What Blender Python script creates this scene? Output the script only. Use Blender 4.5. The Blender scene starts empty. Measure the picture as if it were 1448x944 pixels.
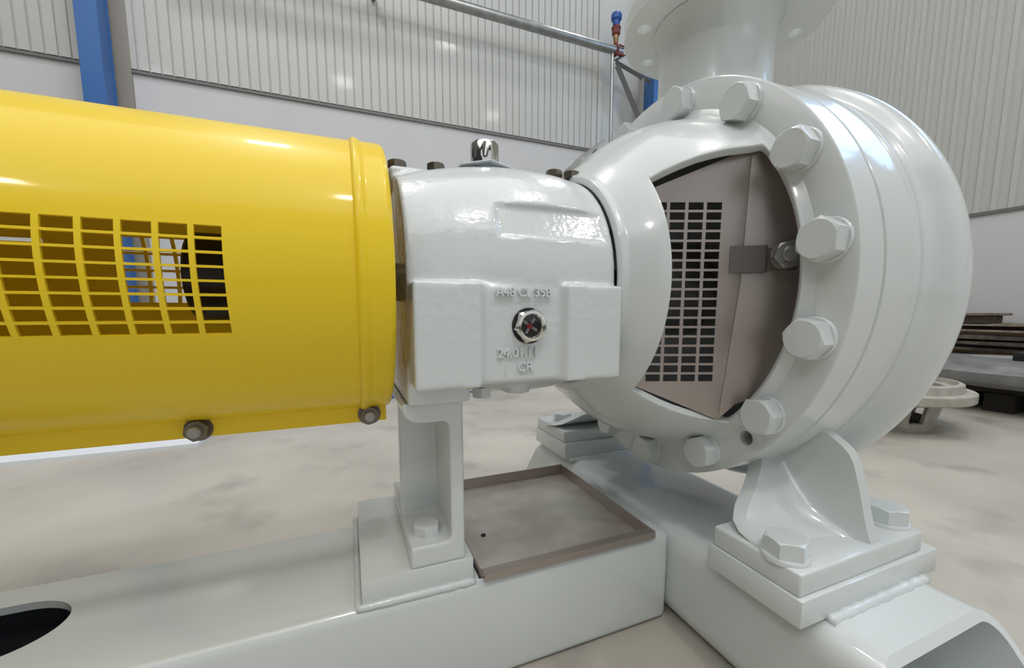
import bpy, bmesh, math, random
from mathutils import Vector, Matrix
import numpy as np
random.seed(7)
S = bpy.context.scene
COL = S.collection
PI = math.pi
R = math.radians

# ---------------------------------------------------------------- camera
CAMY, CAMZ = -0.5, 0.426
cam_d = bpy.data.cameras.new('camera'); cam = bpy.data.objects.new('camera', cam_d); COL.objects.link(cam)
cam_d.sensor_width = 36; cam_d.lens = 36 * 577.3 / 1448
cam_d.shift_x = -(729.6 - 724) / 1448; cam_d.shift_y = (507.4 - 472) / 1448
cam_d.clip_start = 0.01; cam_d.clip_end = 60
cam.location = (0, CAMY, CAMZ)
cam.rotation_euler = (R(90 - 6.61), 0, R(-22.2))
S.camera = cam

# ---------------------------------------------------------------- world, lights, exposure
w = bpy.data.worlds.new('world'); S.world = w; w.use_nodes = True
wb = w.node_tree.nodes['Background']
wb.inputs[0].default_value = (0.80, 0.84, 0.88, 1); wb.inputs[1].default_value = 0.06
S.view_settings.view_transform = 'Standard'; S.view_settings.look = 'None'
S.view_settings.gamma = 1; S.view_settings.use_curve_mapping = False
S.view_settings.exposure = -0.50

def area(name, loc, rot, sx, sy, power, col=(1, 1, 1)):
    d = bpy.data.lights.new(name, 'AREA'); d.shape = 'RECTANGLE'; d.size = sx; d.size_y = sy
    d.energy = power; d.color = col
    o = bpy.data.objects.new(name, d); COL.objects.link(o); o.location = loc; o.rotation_euler = rot
    return o
HALL_H = 4.6
area('front_fill', (0.6, -4.45, 2.0), (R(90), 0, 0), 6.5, 3.4, 62, (0.90, 0.96, 1.0))  # unseen area light behind the camera, added to brighten the front faces
# assumed roof light and hall lamps, unseen, added for overhead light and highlights
area('assumed_skylight', (-1.2, -1.0, HALL_H - .03), (0, 0, 0), 6.0, 5.5, 195, (0.98, 0.98, 1.0))
for (lx, ly, lp) in ((-2.9, -3.3, 42), (0.1, -2.2, 42), (1.6, -0.4, 36), (-0.6, 1.5, 30), (2.6, 2.3, 20), (3.0, -2.4, 36)):
    area('assumed_hall_lamp', (lx, ly, HALL_H - .06), (0, 0, 0), 0.30, 0.30, lp, (1.0, 0.97, 0.93))

# ---------------------------------------------------------------- materials
def lin(r, g, b):
    f = lambda c: (c / 255 / 12.92) if c / 255 <= .04045 else ((c / 255 + .055) / 1.055) ** 2.4
    return (f(r), f(g), f(b), 1)
MATS = {}
def mat(name, rgb, rough=.5, metal=0, coat=0, noise=0, nscale=8, bump=0, bscale=60, rgb2=None, spec=.5, detail=4, rvar=0, bump_dist=.002):
    m = bpy.data.materials.new(name); m.use_nodes = True; nt = m.node_tree; b = nt.nodes['Principled BSDF']
    b.inputs['Base Color'].default_value = lin(*rgb); b.inputs['Roughness'].default_value = rough
    b.inputs['Metallic'].default_value = metal; b.inputs['Coat Weight'].default_value = coat
    b.inputs['Coat Roughness'].default_value = .08; b.inputs['Specular IOR Level'].default_value = spec
    tc = nt.nodes.new('ShaderNodeTexCoord')
    if rgb2:
        n = nt.nodes.new('ShaderNodeTexNoise'); n.inputs['Scale'].default_value = nscale; n.inputs['Detail'].default_value = detail
        nt.links.new(tc.outputs['Object'], n.inputs['Vector'])
        cr = nt.nodes.new('ShaderNodeValToRGB'); cr.color_ramp.elements[0].position = .35; cr.color_ramp.elements[1].position = .68
        cr.color_ramp.elements[0].color = lin(*rgb); cr.color_ramp.elements[1].color = lin(*rgb2)
        nt.links.new(n.outputs['Fac'], cr.inputs['Fac']); nt.links.new(cr.outputs['Color'], b.inputs['Base Color'])
        if rvar:
            mr = nt.nodes.new('ShaderNodeMapRange'); mr.inputs[3].default_value = rough - rvar; mr.inputs[4].default_value = rough + rvar
            nt.links.new(n.outputs['Fac'], mr.inputs[0]); nt.links.new(mr.outputs[0], b.inputs['Roughness'])
    if bump:
        n2 = nt.nodes.new('ShaderNodeTexNoise'); n2.inputs['Scale'].default_value = bscale; n2.inputs['Detail'].default_value = 3
        nt.links.new(tc.outputs['Object'], n2.inputs['Vector'])
        bp = nt.nodes.new('ShaderNodeBump'); bp.inputs['Strength'].default_value = bump; bp.inputs['Distance'].default_value = bump_dist
        nt.links.new(n2.outputs['Fac'], bp.inputs['Height']); nt.links.new(bp.outputs['Normal'], b.inputs['Normal'])
        if coat: nt.links.new(bp.outputs['Normal'], b.inputs['Coat Normal'])
    MATS[name] = m
    return m
GREY = mat('grey_gloss_paint', (214, 219, 217), .28, coat=.65, bump=.14, bscale=30)
GREYC = mat('grey_paint_on_casting', (214, 219, 218), .30, coat=.75, bump=.30, bscale=110, bump_dist=.0018)
YEL = mat('yellow_gloss_paint', (243, 208, 30), .40, coat=.25, spec=.3, bump=.03, bscale=14)
STEEL = mat('stainless_sheet', (168, 156, 149), .36, metal=.8, rgb2=(182, 172, 166), nscale=6, bump=.04, bscale=120)
TRAYM = mat('stained_tray_steel', (188, 180, 168), .34, metal=.55, rgb2=(224, 221, 212), nscale=11, detail=6, rvar=.10)
CHROME = mat('chrome', (225, 222, 215), .10, metal=1)
BOLTM = mat('dull_steel_bolt', (120, 112, 102), .38, metal=.9)
ZINC = mat('zinc_nut', (160, 160, 156), .36, metal=.55, bump=.2, bscale=200)
BLACK = mat('black_rubber', (22, 23, 25), .6)
DARKST = mat('dark_shaft_steel', (58, 56, 54), .4, metal=.6)
CLIPM = mat('dark_reflection_clip_steel', (112, 105, 98), .4, metal=.7)  # darker than the guard sheet: a dark reflection put into the clip colour
LINER = mat('dark_liner_steel', (52, 56, 62), .7)
DKWOOD = mat('shadow_dark_wood', (44, 39, 34), .85)  # pallet wood near black: the shadow under the cover put into its colour
RED = mat('red_plastic', (170, 40, 46), .4)
REDV = mat('red_valve_enamel', (118, 46, 46), .45)
BRASS = mat('brass', (150, 122, 82), .38, metal=.8)
BLUEP = mat('blue_steel_paint', (52, 106, 172), .42, coat=.1, bump=.05, bscale=8)
BLUEV = mat('blue_plastic', (40, 88, 160), .4)
GALV = mat('galvanised_pipe', (150, 152, 150), .36, metal=.85, rgb2=(172, 174, 172), nscale=14)
DKGALV = mat('dull_grey_steel', (112, 114, 112), .5, metal=.3)
PANEL = mat('wall_sheet_paint', (196, 197, 192), .42, coat=.1)
CONC = mat('wall_concrete_paint', (206, 206, 206), .7, rgb2=(212, 212, 212), nscale=1.3)
TAUPE = mat('taupe_flashing', (156, 150, 140), .6)
TRIMM = mat('dark_joint_trim', (118, 116, 114), .5)
CEIL = mat('roof_sheet', (196, 198, 198), .7)
SHEET = mat('white_sheet', (232, 236, 240), .5)
CASTW = mat('pale_painted_casting', (178, 174, 162), .55, rgb2=(152, 148, 138), nscale=26)
CASTG = mat('bare_grey_casting', (122, 122, 120), .5, metal=.3, rgb2=(146, 146, 144), nscale=12)
WOODA = mat('weathered_board', (112, 98, 84), .8, rgb2=(140, 128, 114), nscale=18)
WOODB = mat('dark_weathered_board', (72, 62, 54), .85, rgb2=(104, 94, 84), nscale=22)
WOODC = mat('fresh_pine', (214, 186, 148), .7, rgb2=(190, 160, 124), nscale=20)
TEALM = mat('glass_pale', (196, 214, 212), .2)

def floor_mat():
    m = mat('polished_concrete', (196, 190, 178), .34, rgb2=(168, 163, 152), nscale=2.2, detail=6, rvar=.06)
    nt = m.node_tree; b = nt.nodes['Principled BSDF']
    tc = [n for n in nt.nodes if n.type == 'TEX_COORD'][0]; cr = [n for n in nt.nodes if n.type == 'VALTORGB'][0]
    n = nt.nodes.new('ShaderNodeTexNoise'); n.inputs['Scale'].default_value = 5.5; n.inputs['Detail'].default_value = 3
    nt.links.new(tc.outputs['Object'], n.inputs['Vector'])
    r2 = nt.nodes.new('ShaderNodeValToRGB'); r2.color_ramp.elements[0].position = .54; r2.color_ramp.elements[1].position = .74
    r2.color_ramp.elements[0].color = (1, 1, 1, 1); r2.color_ramp.elements[1].color = (.66, .65, .66, 1)
    nt.links.new(n.outputs['Fac'], r2.inputs['Fac'])
    mx = nt.nodes.new('ShaderNodeMix'); mx.data_type = 'RGBA'; mx.blend_type = 'MULTIPLY'; mx.inputs[0].default_value = 1
    nt.links.new(cr.outputs['Color'], mx.inputs[6]); nt.links.new(r2.outputs['Color'], mx.inputs[7])
    nt.links.new(mx.outputs[2], b.inputs['Base Color'])
    return m
FLOORM = floor_mat()
def glass_mat():
    m = bpy.data.materials.new('sight_glass_pane'); m.use_nodes = True; b = m.node_tree.nodes['Principled BSDF']
    b.inputs['Transmission Weight'].default_value = 1; b.inputs['Roughness'].default_value = .02; b.inputs['IOR'].default_value = 1.3
    b.inputs['Base Color'].default_value = (.95, .96, .96, 1)
    return m
GLASS = glass_mat()

# ---------------------------------------------------------------- helpers
def P(x, y, z):            # measured from the lens: x along the shaft, y away, z up -> world
    return Vector((x, y + CAMY, z + CAMZ))
AX = 0.034                 # shaft axis above lens height; in world the axis is Y=0, Z=AXZ
AXZ = CAMZ + AX

def shade(me, ang=35):
    me.polygons.foreach_set('use_smooth', [True] * len(me.polygons))
    try: me.set_sharp_from_angle(angle=R(ang))
    except Exception: pass
def mesh_of(bm, name, m, ang=35, smooth=True):
    bmesh.ops.recalc_face_normals(bm, faces=bm.faces)
    me = bpy.data.meshes.new(name); bm.to_mesh(me); bm.free()
    if smooth: shade(me, ang)
    for mm in (m if isinstance(m, (list, tuple)) else [m]): me.materials.append(mm)
    return me
def link(name, me, parent=None, mtx=None):
    o = bpy.data.objects.new(name, me); COL.objects.link(o)
    M = mtx if mtx is not None else Matrix.Identity(4)
    if parent:
        o.parent = parent
        pm = WM.get(parent.name, Matrix.Identity(4))
        o.matrix_local = pm.inverted() @ M
    else:
        o.matrix_local = M
    WM[o.name] = M.copy()
    return o
WM = {}
def obj(name, bm, m, parent=None, mtx=None, ang=35, smooth=True):
    return link(name, mesh_of(bm, name, m, ang, smooth), parent, mtx)
def tag(o, label=None, cat=None, group=None, kind=None):
    if label: o['label'] = label
    if cat: o['category'] = cat
    if group: o['group'] = group
    if kind: o['kind'] = kind
    return o
def empty(name, loc, label, cat, group=None):
    o = bpy.data.objects.new(name, None); COL.objects.link(o); o.empty_display_size = .05
    o.location = loc; WM[o.name] = Matrix.Translation(Vector(loc))
    return tag(o, label, cat, group)

def box(bm, x0, x1, y0, y1, z0, z1, bev=0, seg=2):
    vs = [bm.verts.new((x, y, z)) for x in (x0, x1) for y in (y0, y1) for z in (z0, z1)]
    fs = [(0, 1, 3, 2), (4, 6, 7, 5), (0, 4, 5, 1), (2, 3, 7, 6), (0, 2, 6, 4), (1, 5, 7, 3)]
    F = [bm.faces.new([vs[i] for i in f]) for f in fs]
    if bev:
        es = list({e for f in F for e in f.edges})
        bmesh.ops.bevel(bm, geom=es, offset=bev, segments=seg, profile=.5, affect='EDGES')
    return bm
def pbox(bm, x0, x1, y0, y1, z0, z1, bev=0, seg=2):   # lens-relative box
    return box(bm, x0, x1, y0 + CAMY, y1 + CAMY, z0 + CAMZ, z1 + CAMZ, bev, seg)
def lathe_x(bm, prof, n=128, cy=0.0, cz=None, closed=False, mtx=None):
    cz = AXZ if cz is None else cz
    rings = []
    for (x, r) in prof:
        if r <= 1e-6: rings.append([bm.verts.new((x, cy, cz))] * n)
        else: rings.append([bm.verts.new((x, cy - r * math.cos(2 * PI * j / n), cz + r * math.sin(2 * PI * j / n))) for j in range(n)])
    rr = rings + ([rings[0]] if closed else [])
    for a, b in zip(rr[:-1], rr[1:]):
        for j in range(n):
            k = (j + 1) % n; q = []
            for v in (a[j], a[k], b[k], b[j]):
                if v not in q: q.append(v)
            if len(q) >= 3:
                try: bm.faces.new(q)
                except ValueError: pass
    return bm
def lathe_z(bm, prof, n=48, cx=0, cy=0, closed=False):
    rings = []
    for (r, z) in prof:
        if r <= 1e-6: rings.append([bm.verts.new((cx, cy, z))] * n)
        else: rings.append([bm.verts.new((cx + r * math.cos(2 * PI * j / n), cy + r * math.sin(2 * PI * j / n), z)) for j in range(n)])
    rr = rings + ([rings[0]] if closed else [])
    for a, b in zip(rr[:-1], rr[1:]):
        for j in range(n):
            k = (j + 1) % n; q = []
            for v in (a[j], a[k], b[k], b[j]):
                if v not in q: q.append(v)
            if len(q) >= 3:
                try: bm.faces.new(q)
                except ValueError: pass
    return bm
def tube(bm, pts, r, n=14, cap=True):
    pts = [Vector(p) for p in pts]; rings = []
    for i, p in enumerate(pts):
        t = (pts[min(i + 1, len(pts) - 1)] - pts[max(i - 1, 0)]).normalized()
        a = t.cross(Vector((0, 0, 1)))
        if a.length < 1e-3: a = t.cross(Vector((1, 0, 0)))
        a.normalize(); b = t.cross(a)
        rings.append([bm.verts.new(p + r * (a * math.cos(2 * PI * j / n) + b * math.sin(2 * PI * j / n))) for j in range(n)])
    for a, b in zip(rings[:-1], rings[1:]):
        for j in range(n): bm.faces.new((a[j], a[(j + 1) % n], b[(j + 1) % n], b[j]))
    if cap: bm.faces.new(rings[0]); bm.faces.new(rings[-1])
    return bm
def prism(bm, poly, axis, a, b):
    """extrude a 2D polygon along an axis ('x','y','z') from a to b (world)"""
    def v(p, t):
        return {'x': (t, p[0], p[1]), 'y': (p[0], t, p[1]), 'z': (p[0], p[1], t)}[axis]
    A = [bm.verts.new(v(p, a)) for p in poly]; B = [bm.verts.new(v(p, b)) for p in poly]
    bm.faces.new(A); bm.faces.new(B[::-1]); n = len(poly)
    for i in range(n): bm.faces.new((A[i], A[(i + 1) % n], B[(i + 1) % n], B[i]))
    return bm
def loft(bm, rings):
    R_ = [[bm.verts.new(p) for p in r] for r in rings]; n = len(rings[0])
    for a, b in zip(R_[:-1], R_[1:]):
        for j in range(n): bm.faces.new((a[j], a[(j + 1) % n], b[(j + 1) % n], b[j]))
    bm.faces.new(R_[0]); bm.faces.new(R_[-1])
    return bm
def bake(bm, mods, name, m, ang=35, smooth=True):
    """apply a list of modifiers (type, dict) to a bmesh and return the resulting mesh"""
    bmesh.ops.recalc_face_normals(bm, faces=bm.faces)
    me = bpy.data.meshes.new('tmp'); bm.to_mesh(me); bm.free()
    o = bpy.data.objects.new('tmp', me); COL.objects.link(o)
    for t, kw in mods:
        md = o.modifiers.new(t, t)
        for k, v in kw.items(): setattr(md, k, v)
    dg = bpy.context.evaluated_depsgraph_get()
    out = bpy.data.meshes.new_from_object(o.evaluated_get(dg)); out.name = name
    bpy.data.objects.remove(o); out.materials.clear()
    for mm in (m if isinstance(m, (list, tuple)) else [m]): out.materials.append(mm)
    if smooth: shade(out, ang)
    return out
def cutter(bm):
    bmesh.ops.recalc_face_normals(bm, faces=bm.faces)
    me = bpy.data.meshes.new('cut'); bm.to_mesh(me); bm.free()
    o = bpy.data.objects.new('cut', me); COL.objects.link(o); return o
def fuse(bm, voxel, name, m, smooth_it=4, cuts=()):
    rm = ('REMESH', dict(mode='VOXEL', voxel_size=voxel))
    mods = [rm]
    if cuts: mods += [('BOOLEAN', dict(operation='DIFFERENCE', object=c, solver='EXACT')) for c in cuts] + [rm]
    mods += [('SMOOTH', dict(factor=.5, iterations=smooth_it))]
    me = bake(bm, mods, name, m, 180)
    for c in cuts: bpy.data.objects.remove(c)
    return me
def frame_to(loc, zdir, spin=0.0, up=(0, 0, 1)):
    z = Vector(zdir).normalized(); u = Vector(up)
    if abs(z.dot(u)) > .99: u = Vector((1, 0, 0))
    x = u.cross(z).normalized(); y = z.cross(x)
    M = Matrix((x, y, z)).transposed().to_4x4(); M.translation = Vector(loc)
    return M @ Matrix.Rotation(spin, 4, 'Z')

# bolts: local +Z points away from the surface, z=0 on the surface
def hex_head_mesh(name, af, h, m, z0=0.0, shank=0.0):
    bm = bmesh.new(); c = af / math.sqrt(3)
    def ring(r_, z, hexa=True, n=24):
        out = []
        for j in range(n):
            a = 2 * PI * j / n
            if hexa:
                k = (a % (PI / 3)) - PI / 6; rr = (af / 2) / math.cos(k) * r_
            else: rr = r_
            out.append((rr * math.cos(a), rr * math.sin(a), z))
        return out
    rr = [ring(1, z0), ring(1, z0 + h * .80)]
    # chamfered top: hex corners fall away to a circle
    n = 24; top = []; mid = []
    for j in range(n):
        a = 2 * PI * j / n; k = (a % (PI / 3)) - PI / 6; full = (af / 2) / math.cos(k)
        lim = af / 2 * .97
        mid.append((full * math.cos(a), full * math.sin(a), z0 + h - (full - lim) * .58))
        top.append((lim * math.cos(a), lim * math.sin(a), z0 + h))
    loft(bm, [rr[0], mid, top])
    if shank:
        lathe_z(bm, [(0, z0 - shank), (af * .3, z0 - shank), (af * .3, z0), (0, z0)], 16)
    return mesh_of(bm, name, m, 28)
def washer_mesh(name, r, h, m):
    bm = bmesh.new(); lathe_z(bm, [(0, -.001), (r, -.001), (r, h * .7), (r * .96, h), (0, h)], 32)
    return mesh_of(bm, name, m, 40)

# ================================================================= SETTING
BW = 3.4 + CAMY            # back wall Y
RW = 4.0                   # right wall X
DB = 1.472 + CAMZ          # height of the joint on the back wall
DR = 0.656 + CAMZ          # on the right wall
bm = bmesh.new(); box(bm, -5.5, RW + .1, -4.5, BW + .1, -.08, 0)
tag(obj('floor', bm, FLOORM, smooth=False), kind='structure', label='beige polished concrete floor with grey blotches')
bm = bmesh.new(); box(bm, -5.5, RW + .1, -4.5, BW + .1, HALL_H, HALL_H + .08)
tag(obj('ceiling', bm, CEIL, smooth=False), kind='structure')
# back wall: smooth lower band, fluted sheet above
bm = bmesh.new(); box(bm, -5.5, RW, BW, BW + .1, 0, DB)
wall_b = tag(obj('wall_back', bm, CONC, smooth=False), kind='structure', label='pale back wall, smooth below and fluted sheet above')
def fluted(bm, u0, u1, pitch, gw, gd, z0, z1, place, thick=.05):
    us = [(u0, 0)]
    u = u0 + pitch * .5
    while u + gw < u1:
        us += [(u, 0), (u + gw * .3, gd), (u + gw * .7, gd), (u + gw, 0)]; u += pitch
    us.append((u1, 0)); us += [(u1, thick), (u0, thick)]
    A = [bm.verts.new(place(a, d, z0)) for a, d in us]; B = [bm.verts.new(place(a, d, z1)) for a, d in us]
    n = len(us)
    for i in range(n): bm.faces.new((A[i], A[(i + 1) % n], B[(i + 1) % n], B[i]))
    bm.faces.new(A); bm.faces.new(B)
for (a, b) in ((-5.5, -1.26), (-1.17, 2.2)):
    bm = bmesh.new(); fluted(bm, a, b, .0592, .012, .010, DB + .012, HALL_H, lambda u, d, z: (u, BW - .012 + d, z))
    obj('fluted_sheet', bm, PANEL, wall_b, smooth=False)
bm = bmesh.new(); box(bm, 2.215, RW, BW - .012, BW + .04, DB + .012, HALL_H); obj('plain_sheet', bm, PANEL, wall_b, smooth=False)
for i, (a, b) in enumerate(((-5.5, -1.26), (-1.17, 2.9))):
    bm = bmesh.new(); prism(bm, [(BW - .016, DB - .012), (BW + .02, DB - .012), (BW + .02, DB + .014), (BW - .016, DB + .004)], 'x', a, b)
    tag(obj('trim_1' if i == 0 else 'trim_2', bm, TRIMM, smooth=False), kind='structure')
bm = bmesh.new(); box(bm, -1.262, -1.168, BW - .02, BW + .06, 0, HALL_H)
tag(obj('trim_3', bm, TAUPE, smooth=False), kind='structure', label='taupe flashing strip beside the blue column')
bm = bmesh.new(); box(bm, 2.185, 2.225, BW - .018, BW + .03, DB - .5, HALL_H)
tag(obj('trim_4', bm, PANEL, smooth=False), kind='structure')
# right wall
bm = bmesh.new(); box(bm, RW, RW + .1, -4.5, BW, 0, DR)
wall_r = tag(obj('wall_right', bm, CONC, smooth=False), kind='structure', label='pale right wall, smooth below and ribbed sheet above')
def ribbed(bm, u0, u1, pitch, z0, z1):
    us = [(u0, 0)]; u = u0
    while u + pitch < u1:
        us += [(u + .010, 0), (u + .016, -.016), (u + pitch * .5, -.016), (u + pitch * .5 + .006, 0)]; u += pitch
    us += [(u1, 0), (u1, .05), (u0, .05)]
    A = [bm.verts.new((RW + d, a, z0)) for a, d in us]; B = [bm.verts.new((RW + d, a, z1)) for a, d in us]; n = len(us)
    for i in range(n): bm.faces.new((A[i], A[(i + 1) % n], B[(i + 1) % n], B[i]))
    bm.faces.new(A); bm.faces.new(B)
bm = bmesh.new(); ribbed(bm, -4.5, BW, .0802, DR + .012, HALL_H); obj('ribbed_sheet', bm, PANEL, wall_r, smooth=False)
bm = bmesh.new(); box(bm, RW - .016, RW + .02, -4.5, BW - .02, DR - .008, DR + .012)
tag(obj('trim_5', bm, TRIMM, smooth=False), kind='structure')

# assumed high window, unseen: glowing panes added for the blue reflection on the casing
GLOWM = bpy.data.materials.new('assumed_window_glow'); GLOWM.use_nodes = True
wbn = GLOWM.node_tree.nodes['Principled BSDF']; wbn.inputs['Base Color'].default_value = (.7, .8, .9, 1)
wbn.inputs['Emission Color'].default_value = (.36, .60, 1.0, 1); wbn.inputs['Emission Strength'].default_value = 6.5
bm = bmesh.new()
for y in (-1.40, -.60, .20, 1.00): box(bm, RW - .05, RW - .017, y - .03, y + .03, 2.83, 3.70)
for z in (2.78, 3.70): box(bm, RW - .05, RW - .017, -1.43, 1.03, z, z + .05)
assumed_win = tag(obj('assumed_window_1', bm, PANEL, smooth=False), kind='structure', label='assumed high frosted window strip in the right wall, unseen, with added blue glow')
for y in (-1.37, -.57, .23):
    bm = bmesh.new(); box(bm, RW - .035, RW - .0175, y, y + .74, 2.8305, 3.6995); obj('pane', bm, GLOWM, assumed_win, smooth=False)  # emissive pane, added with the assumed window as a bluish light source
# steel columns against the back wall
def column(x0, x1, y0, y1, label):
    o = empty('steel_column', ((x0 + x1) / 2, (y0 + y1) / 2, 0), label, 'column')
    bm = bmesh.new(); box(bm, x0, x1, y0, y0 + .016, 0, HALL_H, .002, 1); obj('front_flange', bm, BLUEP, o)
    bm = bmesh.new(); box(bm, x0 + .012, x1 - .004, y0 + .0165, y1 - .0165, 0, HALL_H, .002, 1); obj('web', bm, BLUEP, o)
    bm = bmesh.new(); box(bm, x0, x1, y1 - .016, y1, 0, HALL_H, .002, 1); obj('rear_flange', bm, BLUEP, o)
    bm = bmesh.new(); box(bm, x0 - .05, x1 + .05, y0 - .05, y1 + .02, 0, .02, .003, 1); obj('base_plate', bm, BLUEP, o)
column(-1.333, -1.232, 2.70, 2.84, 'blue steel column standing in front of the pale back wall at left')
column(2.63, 2.78, 2.66, 2.84, 'blue steel column in the far corner behind the discharge pipe')

# compressed-air pipe run on the back wall
pr = empty('pipe_run', (2.18, 2.70, 0), 'grey galvanised pipe run crossing the back wall and dropping beside the corner', 'pipe')
bm = bmesh.new(); tube(bm, [(-.9, 2.70, 2.664), (2.30, 2.70, 2.664)], .035, 20); obj('horizontal_pipe', bm, GALV, pr)
bm = bmesh.new(); tube(bm, [(2.205, 2.70, 2.632), (2.205, 2.70, .02)], .0155, 16); obj('drop_pipe', bm, GALV, pr)
for z in (.7, 1.6):
    bm = bmesh.new(); box(bm, 2.185, 2.225, 2.70, BW - .014, z, z + .02, .002, 1); obj('pipe_clip', bm, DKGALV, pr)
for x in (-.5, .25):
    bm = bmesh.new(); box(bm, x, x + .03, 2.70, BW - .014, 2.66, 2.69, .002, 1); obj('pipe_clip', bm, DKGALV, pr)
br = empty('wall_bracket', (2.45, 2.72, 2.0), 'dull grey triangular wall bracket below the end of the pipe', 'bracket')
def bar(name, a, b, wd, m, par):
    bm = bmesh.new(); a, b = Vector(a), Vector(b); tube(bm, [a, b], wd, 4); return obj(name, bm, m, par, smooth=False)
bar('arm', (2.26, 2.72, 2.585), (2.62, 2.72, 2.50), .022, DKGALV, br)
bar('strut', (2.27, 2.72, 2.56), (2.55, 2.72, 2.12), .030, DKGALV, br)
bar('upright', (2.55, 2.73, 2.52), (2.55, 2.73, 2.02), .030, DKGALV, br)
bar('brace', (2.24, 2.71, 2.59), (2.40, 2.71, 2.70), .010, GALV, br)
vx, vy = 2.235, 2.70
vl = empty('valve', (vx, vy, 2.70), 'blue topped hose valve with red collar standing on the pipe', 'valve')
bm = bmesh.new(); lathe_z(bm, [(0, 2.855), (.026, 2.855), (.030, 2.865), (.031, 2.893), (.044, 2.907), (.046, 2.940), (.040, 2.953), (0, 2.953)], 24, vx, vy); obj('cap', bm, BLUEV, vl)
bm = bmesh.new(); lathe_z(bm, [(0, 2.784), (.030, 2.784), (.036, 2.794), (.036, 2.826), (.042, 2.842), (.030, 2.856), (0, 2.856)], 12, vx, vy); obj('collar', bm, REDV, vl, ang=20)
bm = bmesh.new(); lathe_z(bm, [(0, 2.70), (.016, 2.70), (.016, 2.725), (.022, 2.742), (.022, 2.76), (.026, 2.775), (.024, 2.785), (0, 2.785)], 16, vx, vy); obj('body', bm, BRASS, vl)
bm = bmesh.new()
ring = [(vx, vy + .040 * math.cos(a), 2.664 + .040 * math.sin(a)) for a in [2 * PI * i / 24 for i in range(25)]]
tube(bm, ring, .010, 8); tube(bm, [(vx, vy, 2.705), (vx, vy, 2.725)], .020, 10)
tube(bm, [(vx - .02, vy - .03, 2.625), (vx + .06, vy - .04, 2.615)], .010, 8); tube(bm, [(vx + .01, vy - .04, 2.69), (vx + .06, vy - .04, 2.685)], .007, 8)
obj('clamp', bm, REDV, vl)

# ================================================================= BASE FRAME
BT = -.298                  # beam top, lens-relative
fr = empty('base_frame', (.1, 0, 0), 'light grey painted steel base frame of two crossing box beams under the pump', 'base frame')
# long beam with oval opening
bm = bmesh.new(); box(bm, -1.30, .3955, -.092, .092, 0, CAMZ + BT, .011, 4)
inner = bmesh.new(); box(inner, -1.29, .11, -.084, .084, .008, CAMZ + BT - .008)
oc = bmesh.new(); poly = []
for i in range(33): a = -PI / 2 + PI * i / 32; poly.append((-.322 + .054 * math.cos(a), .006 + .044 * math.sin(a)))
for i in range(33): a = PI / 2 + PI * i / 32; poly.append((-.46 + .054 * math.cos(a), .006 + .044 * math.sin(a)))
prism(oc, poly, 'z', .09, .2)
pk = bmesh.new(); box(pk, .1235, .3675, -.0865, .12, CAMZ - .3105, .2)
cuts = [cutter(c) for c in (inner, oc, pk)]
me = bake(bm, [('BOOLEAN', dict(operation='DIFFERENCE', object=c, solver='EXACT')) for c in cuts], 'long_beam', GREY, 40)
for c in cuts: bpy.data.objects.remove(c)
link('long_beam', me, fr)
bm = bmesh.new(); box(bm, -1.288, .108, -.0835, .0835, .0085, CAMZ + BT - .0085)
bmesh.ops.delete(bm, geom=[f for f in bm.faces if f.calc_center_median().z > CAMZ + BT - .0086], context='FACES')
obj('dark_liner', bm, LINER, fr, smooth=False)  # dark liner added in the hollow so the oval opening looks black
# cross beam: rounded rectangular tube with bevelled ends
def rrect(x0, x1, z0, z1, r, n=8):
    out = []
    for cx, cz, a0 in ((x1 - r, z1 - r, 0), (x0 + r, z1 - r, PI / 2), (x0 + r, z0 + r, PI), (x1 - r, z0 + r, 1.5 * PI)):
        for i in range(n + 1): a = a0 + PI / 2 * i / n; out.append((cx + r * math.cos(a), cz + r * math.sin(a)))
    return out
bm = bmesh.new(); zt = CAMZ - .296
near = lambda z: CAMY + .176 - .72 * (zt - z); far = lambda z: CAMY + .826 + .80 * (zt - z)
o_ = rrect(.396, .596, 0.0, zt, .030); i_ = rrect(.4045, .5875, .0085, zt - .0085, .022)
rings = [[bm.verts.new((x, f(z), z)) for x, z in q] for q, f in ((o_, near), (o_, far), (i_, far), (i_, near))]
n = len(o_)
for a, b in ((0, 1), (1, 2), (2, 3), (3, 0)):
    for j in range(n): bm.faces.new((rings[a][j], rings[a][(j + 1) % n], rings[b][(j + 1) % n], rings[b][j]))
bmesh.ops.recalc_face_normals(bm, faces=bm.faces)
obj('cross_beam', bm, GREY, fr, ang=40)
def pad(x0, x1, y0, y1, z0, z1, name='mounting_pad'):
    bm = bmesh.new(); pbox(bm, x0, x1, y0, y1, z0, z1, .0018, 2); return obj(name, bm, GREY, fr)
pad(0.0, .1175, .4125, .606, BT - .001, -.271)
NP = (.377, .611, .223, .331, -.2955, -.2675); pad(*NP)
FP = (.390, .604, .695, .832, -.2955, -.2625); pad(*FP)
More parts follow.
